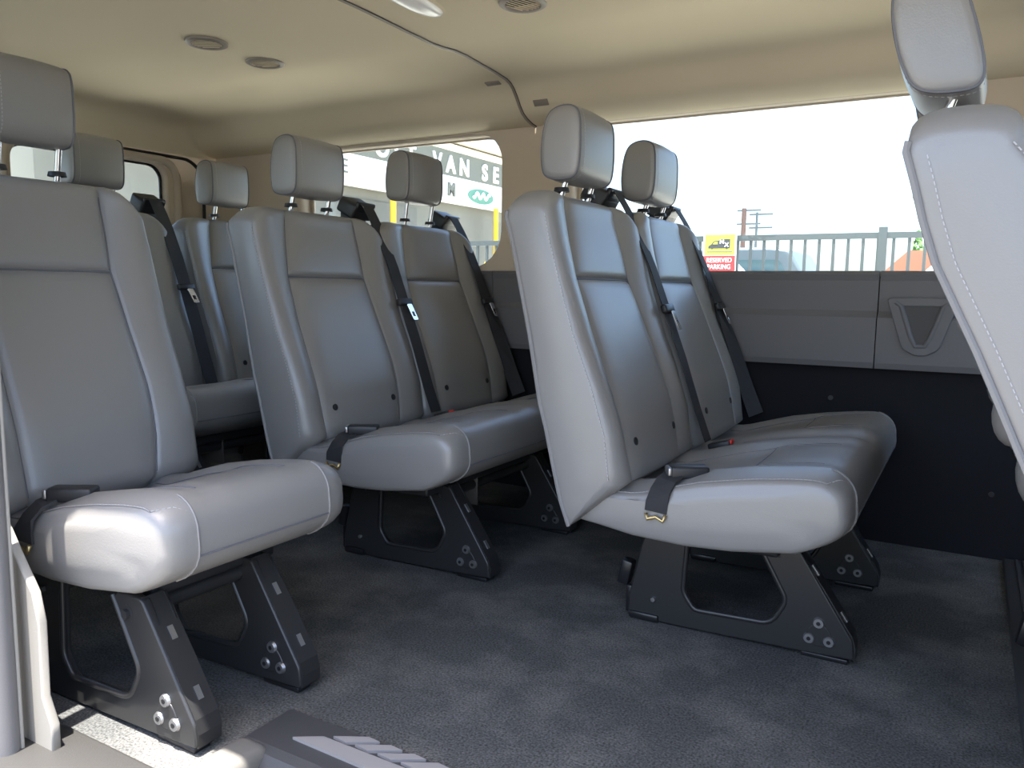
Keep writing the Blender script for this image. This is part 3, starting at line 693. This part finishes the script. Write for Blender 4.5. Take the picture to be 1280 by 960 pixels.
parked('parked_car', 'white car with sloping windscreen parked behind the fence near the sign', (-3.4, 10.8, GZ), 0.0, 4.4, 1.82, 1.6, 'car_white', CAR_P, [[(.18, .62), (.05, .92), (-.26, .94), (-.37, .64)]])
parked('parked_van', 'grey van with dark side windows parked behind the white car', (-4.3, 14.2, GZ), 0.0, 5.2, 2.02, 1.8, 'car_grey', VAN_P, [[(.37, .60), (.30, .90), (.10, .90), (.10, .60)], [(.06, .60), (.06, .90), (-.42, .90), (-.42, .60)]])
parked('parked_car', 'pale car parked behind the middle of the fence', (0.9, 13.6, GZ), 0.0, 4.6, 1.88, 1.7, 'car_white', CAR_P, [[(.18, .62), (.05, .92), (-.26, .94), (-.37, .64)]])
# low house with an orange roof and a tree at the right
hs = empty('house', (-.55, 17.5, GZ), 'low white house with an orange roof beyond the fence', 'house')
box('wall', (0, 0, .72), (2.0, 3, 1.44), 'sign_white', hs)
V, F = loft([[(-1.15, y, 1.42), (1.15, y, 1.42), (.6, y, 2.06), (-.5, y, 2.06)] for y in (-1.8, 1.8)]); obj('roof', V, F, 'orange_roof', hs)
tr_ = empty('tree', (-1.2, 20.5, GZ), 'narrow green tree beside the orange roof', 'tree')
cyl('trunk', (0, 0, 0), (0, 0, 1.7), .12, 'trunk', tr_, 10)
V = []; F = []
for i in range(260):
    t = random.random(); a = random.random()*6.283; rr = .20*math.sqrt(random.random())*math.sin(math.pi*min(.97, t*.8+.18)); z = 1.2+t*1.5; s = .09
    c = Vector((math.cos(a)*rr, math.sin(a)*rr, z)); u = Vector((random.gauss(0, 1), random.gauss(0, 1), random.gauss(0, 1))).normalized(); w = u.orthogonal().normalized()
    k = len(V); V += [c-u*s, c+w*s*.5, c+u*s, c-w*s*.5]; F.append((k, k+1, k+2, k+3))
lv = obj('foliage', V, F, 'leaves', tr_); lv['kind'] = 'stuff'
# shop building with a sign across the lot
bl = empty('shop_building', (-14.0, 19.0, GZ), 'shop building with a dark sign band and white letters seen through the rear side window', 'building')
px_ = lambda a, b, c: (c, a-19.0, b-GZ)       # facade plane: a = world Y, b = world Z, c towards the van
box('wall', (-3.2, 0, 2.9), (6, 22, 5.6), 'building_wall', bl)
box('parapet', (-.1, 0, 5.78), (.9, 22.4, .22), 'cream_wall', bl)
plate('sign_band', [(8.5, 4.05), (24.6, 4.05), (24.6, 4.80), (8.5, 4.80)], [], .16, lambda a, b, c: px_(a, b, c+.0), 'sign_dark', bl)
plate('white_band', [(8.5, 3.26), (24.6, 3.26), (24.6, 4.05), (8.5, 4.05)], [], .16, lambda a, b, c: px_(a, b, c+.01), 'sign_white', bl)
plate('top_band', [(8.5, 4.80), (24.6, 4.80), (24.6, 5.0), (8.5, 5.0)], [], .22, lambda a, b, c: px_(a, b, c), 'cream_wall', bl)
def letter(s, yc, zc, size, m='sign_white', bold=.02):
    text('sign_letter', s, size, lambda a, b, c: px_(a+yc, b+zc, .10+c), m, bl, depth=.04, bold=bold)
for s, yc in (('S', 15.6), ('C', 16.3), ('O', 17.02), ('T', 17.62), ('T', 18.28), ('V', 19.54), ('A', 20.24), ('N', 20.98), ('S', 22.17), ('E', 22.85)): 
    if yc > 16.6: letter(s, yc, 4.37, .70)
letter('M', 20.28, 3.64, .50, 'sign_dark', .03); letter('E', 15.55, 3.70, .5, 'sign_dark', .0)
el = [(21.95+.75*math.cos(t), 3.61+.23*math.sin(t)) for t in np.linspace(0, 2*math.pi, 40, endpoint=False)]
em = plate('oval_emblem', el, [], .03, lambda a, b, c: px_(a, b, .10+c), 'teal', bl)
tube('emblem_script', [px_(21.95+t*.5, 3.61+.09*math.sin(t*9)+.02, .125) for t in np.linspace(-1, 1, 30)], .045, 'sign_white', em, n=6)
plate('wall_panel', [(14.6, .35), (18.9, .35), (18.9, 3.0), (14.6, 3.0)], [], .05, lambda a, b, c: px_(a, b, c-.19), 'grey_wall', bl)  # plain grey wall panel, no glazing
for y in (17.04, 22.32):
    yp = empty('yellow_post', (-13.55, y, GZ), 'yellow post under the sign %s' % ('left of the middle bench headrest' if y < 20 else 'near the window pillar'), 'post', 'yellow posts')
    cyl('post', (0, 0, 0), (0, 0, 3.86), .085, 'yellow_paint', yp, 12); cyl('foot', (0, 0, 0), (0, 0, .06), .16, 'yellow_paint', yp, 12)
# low barrier and grey fence piece by the post
br = empty('yard_barrier', (-12.4, 20.4, GZ), 'low grey barrier fence with an orange loop below the sign', 'fence')
for k in range(9): box('barrier_bar', (0, k*.25-.6, .95), (.04, .05, 1.9), 'pole_grey', br)
for z in (1.85, 1.1): box('barrier_rail', (0, .4, z+.02), (.05, 2.2, .06), 'pole_grey', br)
tube('orange_loop', [(.1, -.75, 0), (.1, -.75, 1.9), (.1, -.65, 2.05), (.1, -.5, 2.05), (.1, -.42, 1.9), (.1, -.42, 0)], .05, 'yellow_paint', br, n=8)
# long building behind the rear doors
rb_ = empty('rear_building', (-26.0, 14.0, GZ), 'pale building with an orange stripe seen through the rear door window', 'building')
box('wall', (-2, 0, 3.2), (4, 30, 6.4), 'grey_wall', rb_); box('stripe', (.05, 0, 5.04), (.12, 30, .13), 'orange_band', rb_); box('pale_band', (.06, 0, 4.88), (.14, 30, .19), 'sign_white', rb_); box('stripe', (.05, 0, 5.41), (.12, 30, .05), 'orange_band', rb_)
